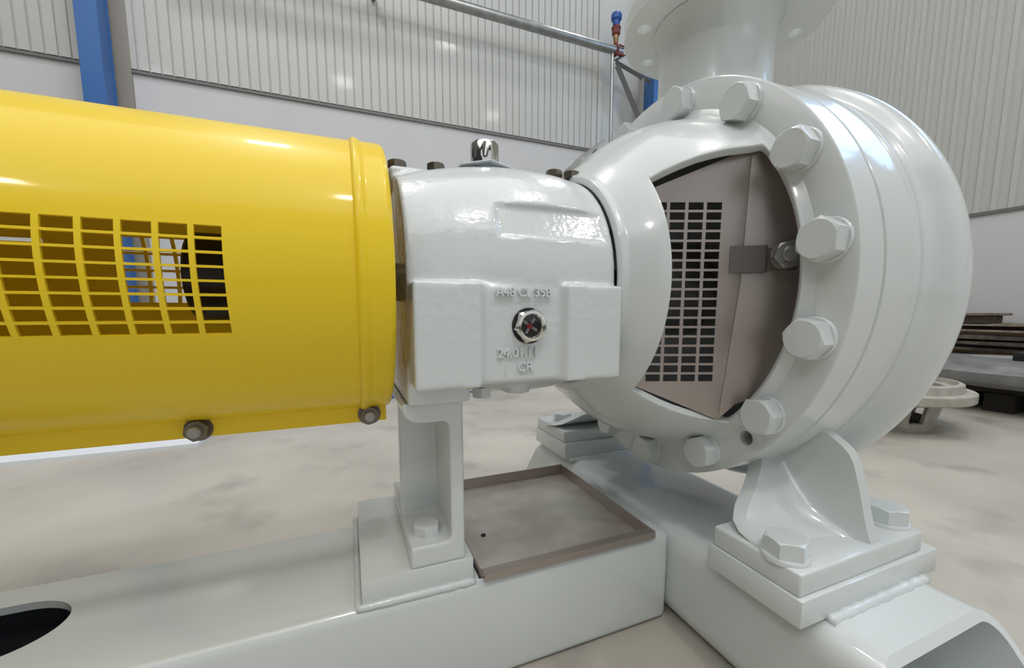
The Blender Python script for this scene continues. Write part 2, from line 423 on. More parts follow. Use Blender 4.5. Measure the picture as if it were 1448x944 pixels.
def weld(pts, r, name='weld_bead'):
    P_ = []
    for a, b in zip(pts[:-1], pts[1:]):
        a, b = Vector(a), Vector(b); L = (b - a).length; k = max(2, int(L / .006))
        for i in range(k): P_.append(a.lerp(b, i / k))
    P_.append(Vector(pts[-1])); bm = bmesh.new(); rings = []
    for i, p in enumerate(P_):
        t = (P_[min(i + 1, len(P_) - 1)] - P_[max(i - 1, 0)]).normalized(); a = t.cross(Vector((0, 0, 1))).normalized(); b = t.cross(a)
        rr = r * (1 + .08 * math.sin(i * 1.9)) * random.uniform(.88, 1.12)
        rings.append([bm.verts.new(p + rr * (a * math.cos(2 * PI * j / 10) + b * math.sin(2 * PI * j / 10))) for j in range(10)])
    for a, b in zip(rings[:-1], rings[1:]):
        for j in range(10): bm.faces.new((a[j], a[(j + 1) % 10], b[(j + 1) % 10], b[j]))
    bm.faces.new(rings[0]); bm.faces.new(rings[-1]); obj(name, bm, GREYC, fr, ang=180)
zb = CAMZ + BT
weld([(-.003, .106, zb), (-.003, -.088, zb), (.119, -.0880, zb - .001)], .0042)
weld([(.416, CAMY + .221, zt), (.584, CAMY + .221, zt)], .0055)
weld([(.400, CAMY + .693, zt - .001), (.59, CAMY + .693, zt)], .005)
weld([(.3955, -.094, .002), (.3955, -.094, zb - .02)], .004)

# ---------------------------------------------------------------- drip tray
tr = empty('drip_tray', (.245, .035, .118), 'shallow stained stainless drip tray beside the bearing post', 'tray')
TX0, TX1, TY0, TY1 = .1255, .3655, CAMY + .4045, CAMY + .666
TZ0, TZ1 = CAMZ - .3095, CAMZ - .290
bm = bmesh.new(); box(bm, TX0, TX1, -.084, TY1, TZ0, TZ0 + .0015)
obj('tray_floor', bm, TRAYM, tr, smooth=False)
def twall(nm, *a):
    bm = bmesh.new(); box(bm, *a); obj(nm, bm, STEEL, tr, smooth=False)
twall('tray_wall', TX0, TX0 + .0015, -.084, TY1, TZ0, TZ1)
twall('tray_wall', TX1 - .0015, TX1, -.084, TY1, TZ0, TZ1)
twall('tray_wall', TX0 + .0015, TX1 - .0015, TY1 - .0015, TY1, TZ0, TZ1)
twall('tray_wall', TX0 + .0015, TX1 - .0015, -.0855, -.084, TZ0, TZ1)
bm = bmesh.new(); prism(bm, [(-.0855, TZ1), (-.0958, TZ1), (-.0958, TZ1 - .009), (-.0945, TZ1 - .009), (-.0945, TZ1 - .0013), (-.0855, TZ1 - .0013)], 'x', TX0 + .002, TX1)
obj('front_lip', bm, STEEL, tr, smooth=False)
bm = bmesh.new(); lathe_z(bm, [(0, TZ0 + .0025), (.0035, TZ0 + .0025), (.0035, TZ0 + .001)], 16, .160, .012); obj('drain_hole', bm, BLACK, tr)

# ================================================================= PUMP
pump = empty('centrifugal_pump', (.49, 0, CAMZ - .26), 'light grey painted centrifugal pump with bolted round casing, yoke and bearing housing', 'pump')
# ---- bearing housing (fused casting)
prof = [(.050, 0), (.050, .114), (.058, .1165), (.075, .121), (.097, .1262), (.128, .1318), (.160, .1357), (.194, .1368), (.232, .1352), (.255, .1318), (.2660, .1298), (.2660, 0)]
bm = bmesh.new(); lathe_x(bm, prof, 96)
ZB = -.0695
pbox(bm, .0530, .2650, .3634, .6366, ZB, .0255, .004, 2)          # sump box (recess plane between the pads)
def padpoly(xa, xb, xc, xd):
    b2 = bmesh.new()
    return [(xa, CAMY + .375), (xb, CAMY + .3555), (xc, CAMY + .3555), (xd, CAMY + .375)]
for poly in ([(.0515, -.05), (.0515, -.1435), (.1105, -.1455), (.1195, -.134), (.1205, -.05)], [(.1915, -.05), (.1925, -.134), (.2015, -.1455), (.2655, -.1435), (.2655, -.05)]):
    prism(bm, poly, 'z', CAMZ + ZB, CAMZ + .0265)
    prism(bm, [(x, -y) for x, y in poly], 'z', CAMZ + ZB, CAMZ + .0265)
pbox(bm, .0495, .112, .396, .604, -.092, -.05, .003, 2)         # foot face under the sump
pbox(bm, .048, .104, .482, .518, .13, .1600, .004, 2)         # lug on top, drive end
pbox(bm, .236, .2655, .478, .522, .13, .1655, .004, 2)        # lug on top, pump end
lathe_z(bm, [(0, CAMZ - .095), (.016, CAMZ - .095), (.016, CAMZ - .06), (0, CAMZ - .06)], 24, .182, -.055)
rec = bmesh.new()                                                # flat recess on the shoulder
Mr = Matrix.Translation((0, 0, AXZ)) @ Matrix.Rotation(R(-24), 4, 'X')
bb = bmesh.new(); box(bb, .134, .2575, -.20, -.1298, -.0185, .0185)
bmesh.ops.transform(bb, matrix=Mr, verts=bb.verts)
me = fuse(bm, .0021, 'bearing_housing', GREYC, 5, [cutter(bb)])
rec.free()
hous = link('bearing_housing', me, pump)
# raised casting marks
def text(name, s, size, x, z, y, depth, parent, m=GREYC, ax='y'):
    c = bpy.data.curves.new(name, 'FONT'); c.body = s; c.size = size; c.extrude = depth; c.align_x = 'CENTER'; c.align_y = 'CENTER'
    c.bevel_depth = .00015; c.offset = .0001
    o = bpy.data.objects.new('tmp', c); COL.objects.link(o); dg = bpy.context.evaluated_depsgraph_get()
    me = bpy.data.meshes.new_from_object(o.evaluated_get(dg)); me.name = name; bpy.data.objects.remove(o)
    me.materials.clear(); me.materials.append(m)
    return link(name, me, parent, Matrix.Translation((x, y, z)) @ Matrix.Rotation(R(90), 4, 'X'))
RY = CAMY + .3634
text('casting_mark', 'A48 CL 35B', .0115, .1555, CAMZ + .0180, RY - .0028, .0016, pump)
text('casting_mark', '24.01.11', .0125, .1500, CAMZ - .0395, RY - .0014, .0012, pump)
text('casting_mark', 'CR', .0125, .1575, CAMZ - .0535, RY - .0014, .0012, pump)
text('casting_mark', '|', .0110, .138, CAMZ - .0545, RY - .0002, .0006, pump)
# sight glass
sg = frame_to((.1615, RY, CAMZ - .0135), (0, -1, 0), R(12))
bm = bmesh.new(); lathe_z(bm, [(.0100, .0), (.0174, .0), (.0174, .0015), (.0168, .002), (.0100, .002)], 40, closed=True)
obj('seal_ring', bm, BLACK, pump, sg)
bm = bmesh.new()
n = 48; outer = []; top = []; inn = []
for zz, k in ((.002, 0), (.0075, 0)):
    outer.append([(.0148 / math.cos((2 * PI * j / n) % (PI / 3) - PI / 6) * math.cos(2 * PI * j / n), .0148 / math.cos((2 * PI * j / n) % (PI / 3) - PI / 6) * math.sin(2 * PI * j / n), zz) for j in range(n)])
circ = lambda r, z: [(r * math.cos(2 * PI * j / n), r * math.sin(2 * PI * j / n), z) for j in range(n)]
rings = outer + [circ(.0143, .0098), circ(.0118, .0100), circ(.0105, .0080), circ(.0105, .002)]
V = [[bm.verts.new(p) for p in r] for r in rings]
for a, b in zip(V, V[1:] + V[:1]):
    for j in range(n): bm.faces.new((a[j], a[(j + 1) % n], b[(j + 1) % n], b[j]))
sgo = obj('sight_glass', bm, CHROME, pump, sg, ang=30); sgo['label'] = 'chrome hexagonal oil sight glass'
bm = bmesh.new(); lathe_z(bm, [(0, .0022), (.0104, .0022), (.0104, .0034), (0, .0034)], 40); obj('indicator_disc', bm, DARKST, sgo, sg)
bm = bmesh.new(); lathe_z(bm, [(0, .0034), (.0028, .0034), (.0028, .0042), (0, .0042)], 20, -.001, 0); obj('red_dot', bm, RED, sgo, sg)
for k in range(4):
    a = PI / 4 + k * PI / 2
    bm = bmesh.new(); box(bm, .003, .0085, -.0012, .0012, .0034, .0040)
    obj('spoke', bm, ZINC, sgo, sg @ Matrix.Rotation(a, 4, 'Z'), smooth=False)
bm = bmesh.new(); lathe_z(bm, [(0, .0062), (.0104, .0062), (.0104, .0070), (0, .0070)], 40); obj('pane', bm, GLASS, sgo, sg)
# breather cap on top with its tent-shaped tag
bx = .1625; zt0 = AXZ + .1305
bm = bmesh.new(); lathe_z(bm, [(0, zt0 - .004), (.0125, zt0 - .004), (.0125, zt0 + .012), (0, zt0 + .012)], 8, bx, 0)
obj('breather_neck', bm, TEALM, pump, ang=20)
bm = bmesh.new(); n = 48; z0, z1 = zt0 + .012, zt0 + .0395
fl = lambda j, r: r * (1 + (.04 if (j % 6) < 3 else -.03))
rings = [[(bx + q * math.cos(2 * PI * j / n), q * math.sin(2 * PI * j / n), z) for j in range(n) for q in [f(j)]] for f, z in
         ((lambda j: .014, z0), (lambda j: .0172, z0 + .001), (lambda j: .0175, z0 + .006), (lambda j: fl(j, .0170), z0 + .008), (lambda j: fl(j, .0168), z1 - .004), (lambda j: .0152, z1 - .001), (lambda j: .0132, z1))]
loft(bm, rings); cp = obj('breather_cap', bm, CHROME, pump, ang=40); cp['label'] = 'chrome fluted breather cap'
bm = bmesh.new(); za = AXZ + .1335
for s in (-1, 1):
    q = [(bx, -.026, za + .0085), (bx, .026, za + .0085), (bx + s * .037, .026, za - .0005), (bx + s * .037, -.026, za - .0005)]
    A = [bm.verts.new(p) for p in q]; B = [bm.verts.new((p[0], p[1], p[2] + .0009)) for p in q]
    bm.faces.new(A); bm.faces.new(B)
    for i in range(4): bm.faces.new((A[i], A[(i + 1) % 4], B[(i + 1) % 4], B[i]))
tg = obj('folded_tag', bm, SHEET, pump, smooth=False); tg['label'] = 'folded white tag under the cap'
# small bolts along the top of the housing and plug below
hb = hex_head_mesh('cover_bolt', .0185, .0085, BOLTM, .010, .014)
for x, y, dz in ((.0585, 0, .1165), (.1035, .004, .1205), (.2525, -.010, .1270), (.2715, -.022, .1240)):
    o = link('cover_bolt', hb, pump, Matrix.Translation((x, y, AXZ + dz)) @ Matrix.Rotation(random.random(), 4, 'Z'))
    o['label'] = 'bare steel bolt'
pl = hex_head_mesh('drain_plug', .021, .012, GREYC, 0, .02)
link('drain_plug', pl, pump, frame_to((.142, -.045, CAMZ - .088), (0, 0, -1), .3))

# ---- adapter (conical yoke with two windows)
ap = [(.2670, .1298), (.2672, .1372), (.2690, .1395), (.2725, .1400), (.2765, .1430), (.2850, .1530), (.2980, .1625), (.3060, .1695), (.3180, .1800), (.3320, .1905), (.3480, .2005), (.3640, .2080), (.3800, .2140), (.3960, .2185), (.4090, .2218), (.4195, .2252), (.4240, .2290), (.4275, .2360)]
W0, W1 = 7, 15       # profile rows that bound the window
NA = 180
def in_win(j):
    phi = 360 * (j + .5) / NA
    if phi > 180: phi -= 360
    a = phi if abs(phi) < 90 else (180 - phi if phi > 0 else -180 - phi)
    return -48 < a < 40
bm = bmesh.new(); rg = []
for (x, r) in ap: rg.append([bm.verts.new((x, -r * math.cos(2 * PI * j / NA), AXZ + r * math.sin(2 * PI * j / NA))) for j in range(NA)])
for i in range(len(ap) - 1):
    for j in range(NA):
        if W0 <= i < W1 and in_win(j): continue
        bm.faces.new((rg[i][j], rg[i + 1][j], rg[i + 1][(j + 1) % NA], rg[i][(j + 1) % NA]))
bmesh.ops.recalc_face_normals(bm, faces=bm.faces)
f0 = bm.faces[0]
bm.faces.ensure_lookup_table(); f0 = bm.faces[0]; c0 = f0.calc_center_median(); 
if f0.normal.dot(Vector((0, c0.y, c0.z - AXZ))) < 0: bmesh.ops.reverse_faces(bm, faces=bm.faces)
me_ = bpy.data.meshes.new('t'); bm.to_mesh(me_); bm.free()
o = bpy.data.objects.new('t', me_); COL.objects.link(o)
md = o.modifiers.new('s', 'SOLIDIFY'); md.thickness = .0095; md.offset = -1
md = o.modifiers.new('b', 'BEVEL'); md.width = .0022; md.segments = 3; md.limit_method = 'ANGLE'; md.angle_limit = R(50)
me = bpy.data.meshes.new_from_object(o.evaluated_get(bpy.context.evaluated_depsgraph_get())); me.name = 'yoke'; bpy.data.objects.remove(o)
me.materials.clear(); me.materials.append(GREY); shade(me, 45)
link('yoke', me, pump)
# yoke flange
bm = bmesh.new(); lathe_x(bm, [(.4270, .2235), (.4270, .2680), (.4285, .2700), (.4645, .2700), (.4655, .2690), (.4655, .2235)], 144, closed=True)
jc = bmesh.new(); a = R(-46.8)
tube(jc, [(.40, -.249 * math.cos(a), AXZ + .249 * math.sin(a)), (.460, -.249 * math.cos(a), AXZ + .249 * math.sin(a))], .0085, 24)
jco = cutter(jc)
me = bake(bm, [('BOOLEAN', dict(operation='DIFFERENCE', object=jco, solver='EXACT'))], 'yoke_flange', GREY, 40); bpy.data.objects.remove(jco)
link('yoke_flange', me, pump)
# cover plate behind the yoke (bottom of the stuffing-box chamber), gland and shaft
bm = bmesh.new(); lathe_x(bm, [(.4770, 0), (.4770, .2232), (.4784, .2232), (.4784, 0)], 96); obj('casing_cover', bm, DKGALV, pump)
bm = bmesh.new(); lathe_x(bm, [(.40, 0), (.40, .062), (.42, .066), (.477, .07), (.477, 0)], 64); obj('seal_gland', bm, CASTG, pump)
bm = bmesh.new(); lathe_x(bm, [(.262, 0), (.262, .026), (.405, .026), (.405, 0)], 40); obj('shaft', bm, DARKST, pump)
# volute casing
cp_ = [(.4785, 0), (.4785, .2236), (.4672, .2236), (.4672, .2680), (.4690, .2703), (.5120, .2706), (.5150, .2712), (.5180, .2728), (.5210, .2728), (.5240, .2712), (.5420, .2705), (.5480, .2712), (.5520, .2750), (.5555, .2795), (.5600, .2840), (.5660, .2872), (.5740, .2882), (.5830, .2868), (.5950, .2828), (.6090, .2765), (.6230, .2690), (.6340, .2590), (.6405, .2400), (.6430, .2200), (.6440, .15), (.6440, 0)]
bm = bmesh.new(); lathe_x(bm, cp_, 144)
for v in bm.verts:                                   # the volute swells towards the bottom
    f = max(0, min(1, (v.co.x - .545) / .025)); v.co.z = AXZ + (v.co.z - AXZ) * (1 + .008 * f) - .006 * f
obj('volute_casing', bm, GREY, pump, ang=50)
bm = bmesh.new(); lathe_x(bm, [(.643, .07), (.643, .105), (.70, .10), (.70, .155), (.724, .155), (.724, .07)], 72, closed=True); obj('suction_flange', bm, GREY, pump)
# discharge
NX = .526
bm = bmesh.new(); zf = CAMZ + .418
lathe_z(bm, [(.060, AXZ + .20), (.100, AXZ + .20), (.088, AXZ + .235), (.080, AXZ + .275), (.0785, AXZ + .31), (.0790, AXZ + .345), (.082, AXZ + .368), (.088, zf - .001), (.060, zf - .001)], 72, NX, 0, closed=True)
obj('discharge_pipe', bm, GREY, pump, ang=60)
bm = bmesh.new(); NF = NX + .010
lathe_z(bm, [(.062, zf), (.139, zf), (.140, zf + .001), (.140, zf + .021), (.139, zf + .022), (.062, zf + .022)], 96, NF, 0, closed=True)
cb = bmesh.new()
for k in range(8):
    a = PI / 8 + k * PI / 4 + R(2)
    lathe_z(cb, [(0, zf - .02), (.0105, zf - .02), (.0105, zf + .05), (0, zf + .05)], 24, NF + .116 * math.cos(a), .116 * math.sin(a))
cbo = cutter(cb)
me = bake(bm, [('BOOLEAN', dict(operation='DIFFERENCE', object=cbo, solver='EXACT'))], 'discharge_flange', GREY, 40); bpy.data.objects.remove(cbo)
link('discharge_flange', me, pump)
# flange bolts with washers
fb = hex_head_mesh('flange_bolt', .0365, .0165, GREYC, .004); fw = washer_mesh('washer', .0215, .004, GREYC)
for i, (a, r) in enumerate(((7.9, .2455), (30.9, .2445), (54.4, .2445), (79.2, .2445), (104.5, .2445), (128.5, .2445), (152.5, .2445), (176.5, .2445), (200.5, .2445), (224.5, .2445), (248.5, .2445), (272.3, .2445), (-61.8, .2435), (-37.3, .2445), (-14.2, .2450))):
    M = frame_to((.4270, -r * math.cos(R(a)), AXZ + r * math.sin(R(a))), (-1, 0, 0), R(a * 1.7 + 11))
    b = link('flange_bolt', fb, pump, M); link('washer', fw, b, M)
# name plate riveted on the far shoulder of the yoke
bm = bmesh.new(); pts = []
for i in range(9):
    ph = R(97 + i * 3.0)
    for x, r in ((.300, .1750), (.352, .2130)):
        pts.append((x, -r * math.cos(ph), AXZ + r * math.sin(ph)))
V = [bm.verts.new(p) for p in pts]; V2 = [bm.verts.new((p[0] - .0006, p[1], p[2] + .0009)) for p in pts]
for i in range(8):
    bm.faces.new((V[2 * i], V[2 * i + 1], V[2 * i + 3], V[2 * i + 2])); bm.faces.new((V2[2 * i], V2[2 * i + 1], V2[2 * i + 3], V2[2 * i + 2]))
    for k in (0, 1): bm.faces.new((V[2 * i + k], V[2 * i + 2 + k], V2[2 * i + 2 + k], V2[2 * i + k]))
for i in (0, 8): bm.faces.new((V[2 * i], V[2 * i + 1], V2[2 * i + 1], V2[2 * i]))
np_ = obj('name_plate', bm, CHROME, pump, smooth=False); np_['label'] = 'bright metal name plate'
# casing feet: plate, rib under the casing, wall with wide fillets
def foot(plate, zpl, ztop, mir=False):
    x0, x1, ya, yb = plate
    bm = bmesh.new(); pbox(bm, x0, x1, ya, yb, zpl, ztop, .0025, 2)
    uv = [(0, 0), (.025, .30), (.07, .55), (.15, .74), (.27, .87), (.45, .95), (.70, .99), (1, 1)]
    rows = []
    for (dz, yF, yW, xL, xR) in ((-.004, .2325, .262, .384, .583), (.0005, .2335, .268, .385, .582), (.004, .2350, .284, .387, .580), (.010, .2375, .298, .394, .576), (.020, .2405, .308, .408, .572), (.036, .2445, .320, .436, .568), (.055, .2490, .332, .460, .565), (.072, .2540, .341, .473, .563), (.082, .2575, .348, .480, .562), (.090, .2620, .354, .483, .561), (.097, .2700, .360, .484, .560), (.108, .288, .364, .486, .559), (.120, .306, .368, .486, .558)):
        z = ztop + dz; sec = []
        for u, v in uv: sec.append((.500 + (xL - .500) * u, yF + (yW - yF) * v, z))
        sec += [(xL, yW + .016, z), (xR, yW + .016, z)]
        for u, v in uv[::-1]: sec.append((.514 + (xR - .514) * u, yF + (yW - yF) * v, z))
        if mir: sec = [(x, ya + (.2275 - y) * 1.25, zz) for x, y, zz in sec]
        rows.append([(x, y + CAMY, zz + CAMZ) for x, y, zz in sec])
    loft(bm, rows)
    return obj('casing_foot', bm, GREY, pump, ang=48)
foot((.3795, .586, .2275, .326), -.2675, -.2440)
foot((.390, .592, .826, .700), -.2625, -.2390, True)
bfm = hex_head_mesh('foot_bolt', .036, .0170, GREYC, .004); bwm = washer_mesh('washer', .0225, .004, GREYC)
for x, y, z, sp in ((.398, .2555, -.2440, .35), (.5725, .2565, -.2440, .55), (.424, .770, -.2390, .2), (.560, .770, -.2390, .2)):
    M = Matrix.Translation(P(x, y, z - .0005)) @ Matrix.Rotation(sp, 4, 'Z')
    b = link('foot_bolt', bfm, pump, M); link('washer', bwm, b, M)

# ---------------------------------------------------------------- bearing support post
sp = empty('support_post', (.08, 0, CAMZ - .271), 'light grey cast post with web and bolted foot under the bearing housing', 'support post')
bm = bmesh.new()
pbox(bm, .0500, .1085, .4135, .5995, -.271, -.2475)
pbox(bm, .0500, .1000, .492, .508, -.252, -.094)
pbox(bm, .0935, .1085, .4135, .5995, -.252, -.0925)
for s in (1, -1):
    pol = [(.0455, -.0925), (.0455, -.100), (.0490, -.107), (.0555, -.1125), (.066, -.1140), (.0955, -.1140), (.0955, -.0925)]
    a, b = (.4135, .500) if s == 1 else (.500, .5995)
    prism(bm, [(x, CAMZ + z) for x, z in pol], 'y', a + CAMY, b + CAMY)
for (yy, d) in ((.4135, 1), (.5995, -1)):
    pass
# corner fillets of the frame opening
for (cx, cz, sx, sz) in ((.0945, -.113, -1, -1), (.0945, -.2485, -1, 1)):
    pol = [(cx, cz)] + [(cx + sx * .011 * (1 - math.sin(t)), cz + sz * .011 * (1 - math.cos(t))) for t in [PI / 2 * i / 6 for i in range(7)]]
    prism(bm, [(x, CAMZ + z) for x, z in pol], 'y', CAMY + .414, CAMY + .599)
link('post_casting', fuse(bm, .0017, 'post_casting', GREYC, 3), sp)
pbm = hex_head_mesh('post_bolt', .026, .012, GREYC, 0)
for y in (.442, .572):
    link('post_bolt', pbm, sp, Matrix.Translation(P(.0715, y, -.2480)) @ Matrix.Rotation(.25, 4, 'Z'))

# ---------------------------------------------------------------- stainless shaft guard inside the yoke
sh = empty('shaft_guard', (.39, -.18, AXZ - .1), 'brownish stainless sheet guard with slotted panel behind the yoke window', 'guard')
K = 1.0
B0 = Vector((.419 * K, .345 * K + CAMY, .033 * K + CAMZ)); E1 = Vector((.926, -.378, 0)); E2 = Vector((.80, -.60, 0)); UZ = Vector((0, 0, 1)); NRM = Vector((-.378, -.926, 0))
def pt(s, z, d=0): return B0 + E1 * s + UZ * z + NRM * d
# slotted area: columns pitch, rows pitch
c0, c1, r0, r1 = -.118 * K, -.0255 * K, -.1160 * K, .0905 * K
NCOL, NROW = 4, 19
cw = .0207 * K; bwid = .0036; rh = (r1 - r0) / NROW; bh = .0026
bend = lambda z: .0040 * K if z > .147 * K else (-.0176 * K if z < -.166 * K else (.0272 * z if z > 0 else .106 * z))
xs = [c1 - k * cw for k in range(NCOL, 0, -1)]
ucuts = [-.118 * K]
for k in range(NCOL, 0, -1): ucuts += [c1 - k * cw + bwid, c1 - (k - 1) * cw]
zc_ = []
for k in range(NROW): zc_ += [r0 + k * rh + bh, r0 + (k + 1) * rh]
us = [-.120 * K] + [u for k in range(NCOL, 0, -1) for u in (c1 - k * cw + bwid, c1 - (k - 1) * cw)]
zs = sorted([r0 + k * rh + d for k in range(NROW) for d in (bh / 2, rh - bh / 2)])
zlo = lambda s: -.161 * K + (-.112 * K + .152 * K) * max(0, (-.0176 * K - s)) / (.0976 * K)
zhi = lambda s: .1475 * K + (.103 * K - .1475 * K) * max(0, (.004 * K - s)) / (.112 * K)
rows_z = ['lo'] + zs + ['hi']
bm = bmesh.new(); G = {}
cols_u = us + ['bend']
for i, u in enumerate(cols_u):
    for j, z in enumerate(rows_z):
        if u == 'bend':
            zz = -.161 * K if z == 'lo' else (.1475 * K if z == 'hi' else z); ss = bend(zz)
        else:
            ss = u; zz = zlo(u) if z == 'lo' else (zhi(u) if z == 'hi' else z)
        G[i, j] = bm.verts.new(pt(ss, zz))
for i in range(len(cols_u) - 1):
    for j in range(len(rows_z) - 1):
        hole = (i % 2 == 1) and (1 <= j <= len(rows_z) - 3) and (j % 2 == 1) and i < len(us) - 1
        if hole: continue
        bm.faces.new((G[i, j], G[i + 1, j], G[i + 1, j + 1], G[i, j + 1]))
me = bake(bm, [('SOLIDIFY', dict(thickness=.0015, offset=-1))], 'slotted_panel', STEEL, smooth=False)
link('slotted_panel', me, sh)
bm = bmesh.new(); q = []
for zz in [-.161 * K + .3085 * K * i / 16 for i in range(17)]:
    b_ = pt(bend(zz), zz); tt = .0
    while tt < .072 and math.hypot((b_ + E2 * tt).y, (b_ + E2 * tt).z - AXZ) < (.2222 if (b_ + E2 * tt).x > .4275 else .2140): tt += .001
    q.append((b_, b_ + E2 * max(tt, .001)))
V = [[bm.verts.new(a), bm.verts.new(b)] for a, b in q]
for a, b in zip(V[:-1], V[1:]): bm.faces.new((a[0], a[1], b[1], b[0]))
me = bake(bm, [('SOLIDIFY', dict(thickness=.0015, offset=1))], 'side_panel', STEEL, smooth=False)
link('side_panel', me, sh)
# bent edge between the two sheets
bm = bmesh.new(); tube(bm, [pt(bend(zz), zz, .0004) for zz in (-.160 * K, -.08 * K, 0, .08 * K, .147 * K)], .0011, 8); obj('bent_edge', bm, STEEL, sh)
# clip with nut
NE2 = Vector((-.60, -.80, 0))
def pt2(s, z, d=0): return B0 + E2 * s + UZ * z + NE2 * d
bm = bmesh.new()
def slab(bm, fn, s0, s1, z0, z1, d0, d1):
    vs = [bm.verts.new(fn(s, z, d)) for s in (s0, s1) for d in (d0, d1) for z in (z0, z1)]
    for f in [(0, 1, 3, 2), (4, 6, 7, 5), (0, 4, 5, 1), (2, 3, 7, 6), (0, 2, 6, 4), (1, 5, 7, 3)]: bm.faces.new([vs[i] for i in f])
slab(bm, pt2, -.013, .0255, .011, .041, .0035, .0055); slab(bm, pt2, .0235, .0255, .011, .041, .0, .0055); slab(bm, pt2, -.013, -.011, .011, .041, .0005, .0045)
slab(bm, pt2, .0255, .056, .013, .038, .0004, .0022)
obj('clip', bm, CLIPM, sh, smooth=False)
nm = frame_to(pt2(.0440, .0290, .002), NE2, .2)
bm = bmesh.new(); lathe_z(bm, [(0, 0), (.0155, 0), (.0155, .002), (0, .002)], 28); wz = link('clip_washer', mesh_of(bm, 'clip_washer', ZINC), sh, nm)
link('clip_nut', hex_head_mesh('clip_nut', .027, .013, ZINC, .002), sh, nm)
bm = bmesh.new(); lathe_z(bm, [(0, .013), (.0085, .013), (.0085, .0195), (.0072, .0208), (0, .0208)], 24); obj('clip_stud', bm, ZINC, sh, nm)

# ================================================================= COUPLING AND YELLOW GUARD
sc = empty('shaft_coupling', (-.1, 0, AXZ - .06), 'dark steel shaft coupling inside the yellow slotted guard', 'coupling')
bm = bmesh.new(); lathe_x(bm, [(-.138, 0), (-.138, .040), (-.135, .043), (-.085, .043), (-.083, .037), (-.02, .036), (-.02, 0)], 64); obj('hub', bm, DARKST, sc)
bm = bmesh.new(); lathe_x(bm, [(-.022, 0), (-.022, .022), (.052, .022), (.052, 0)], 32); obj('shaft_end', bm, DARKST, sc)
GRD = .140
gd = empty('coupling_guard', (-.3, 0, AXZ - .15), 'bright yellow rounded coupling guard with slotted openings in front of the bearing housing', 'guard')
FR = (-21.3, 11.6)
# back window in degrees measured the same way on the far side
x_cols = []; x_r = -.0822; pitch = .0201; barw = .0036
fx = []
for k in range(13): fx.append((x_r - k * pitch - (pitch - barw), x_r - k * pitch))
x_left = fx[-1][0]
bx_ = []
for k in range(7): bx_.append((-.0540 - k * .0285 - .0245, -.0540 - k * .0285))
def guard_sheet(xc, phs, hole_x, hole_p, extra=None):
    bm = bmesh.new(); g = [[None] * len(phs) for _ in xc]
    for i, x in enumerate(xc):
        for j, p in enumerate(phs):
            g[i][j] = bm.verts.new((x, -GRD * math.cos(R(p)), AXZ + GRD * math.sin(R(p))))
    for i in range(len(xc) - 1):
        xm = (xc[i] + xc[i + 1]) / 2
        hx = any(a < xm < b for a, b in hole_x)
        for j in range(len(phs) - 1):
            pm = (phs[j] + phs[j + 1]) / 2
            if hx and any(a < pm < b for a, b in hole_p): continue
            if extra and extra[0] < xm < extra[1] and extra[2] < pm < extra[3]: continue
            bm.faces.new((g[i][j], g[i + 1][j], g[i + 1][j + 1], g[i][j + 1]))
    return bm
rows_f = []; rp = (FR[1] - FR[0]) / 8
for k in range(8): rows_f.append((FR[0] + k * rp + .35, FR[0] + (k + 1) * rp - .35))
rows_b = []
for k in range(4): rows_b.append((180 - 24 + k * 11.6 - 10.1, 180 - 24 + k * 11.6))
rows_slit = (180 - 21.5, 180 - 20.0)
rows_b = [(180 - 22.5 + k * 8.3, 180 - 22.5 + k * 8.3 + 7.0) for k in range(4)]
def refine(cuts, lo, hi, step):
    s = sorted({round(c, 5) for c in cuts if lo < c < hi} | {lo, hi}); out = []
    for a, b in zip(s[:-1], s[1:]):
        n_ = max(1, int(math.ceil((b - a) / step)))
        out += [a + (b - a) * i / n_ for i in range(n_)]
    return out + [s[-1]]
PH0, PH1, PHM = -76, 256, 90
XC = [-.80] + sorted({v for ab in fx for v in ab}) + [.0085]
pf = refine([v for ab in rows_f for v in ab], PH0, PHM, 2.5)
SLIT = (-.348, -.312, 180 - 19.6, 180 - 17.9)
XB = [-.80] + sorted({v for ab in bx_ for v in ab} | set(SLIT[:2])) + [.0085]
pb = refine([v for ab in rows_b for v in ab] + list(SLIT[2:]), PHM, PH1, 2.5)
for nm_, bm in (('front_shell', guard_sheet(XC, pf, fx, rows_f)), ('rear_shell', guard_sheet(XB, pb, bx_, rows_b, SLIT))):
    me = bake(bm, [('SOLIDIFY', dict(thickness=.0022, offset=0))], nm_, YEL, 40)
    link(nm_, me, gd)
# rolled end ring with bead
bm = bmesh.new(); prof = [(.0080, .1400), (.0090, .1425), (.0115, .1436), (.0145, .1428), (.0165, .1412), (.0190, .1405), (.0330, .1405), (.0362, .1398), (.0372, .1380)]
phs = [PH0 + (PH1 - PH0) * j / 150 for j in range(151)]
g = [[bm.verts.new((x, -r * math.cos(R(p)), AXZ + r * math.sin(R(p)))) for p in phs] for x, r in prof]
for i in range(len(prof) - 1):
    for j in range(150): bm.faces.new((g[i][j], g[i + 1][j], g[i + 1][j + 1], g[i][j + 1]))
me = bake(bm, [('SOLIDIFY', dict(thickness=.0022, offset=0))], 'end_ring', YEL, 60); link('end_ring', me, gd)
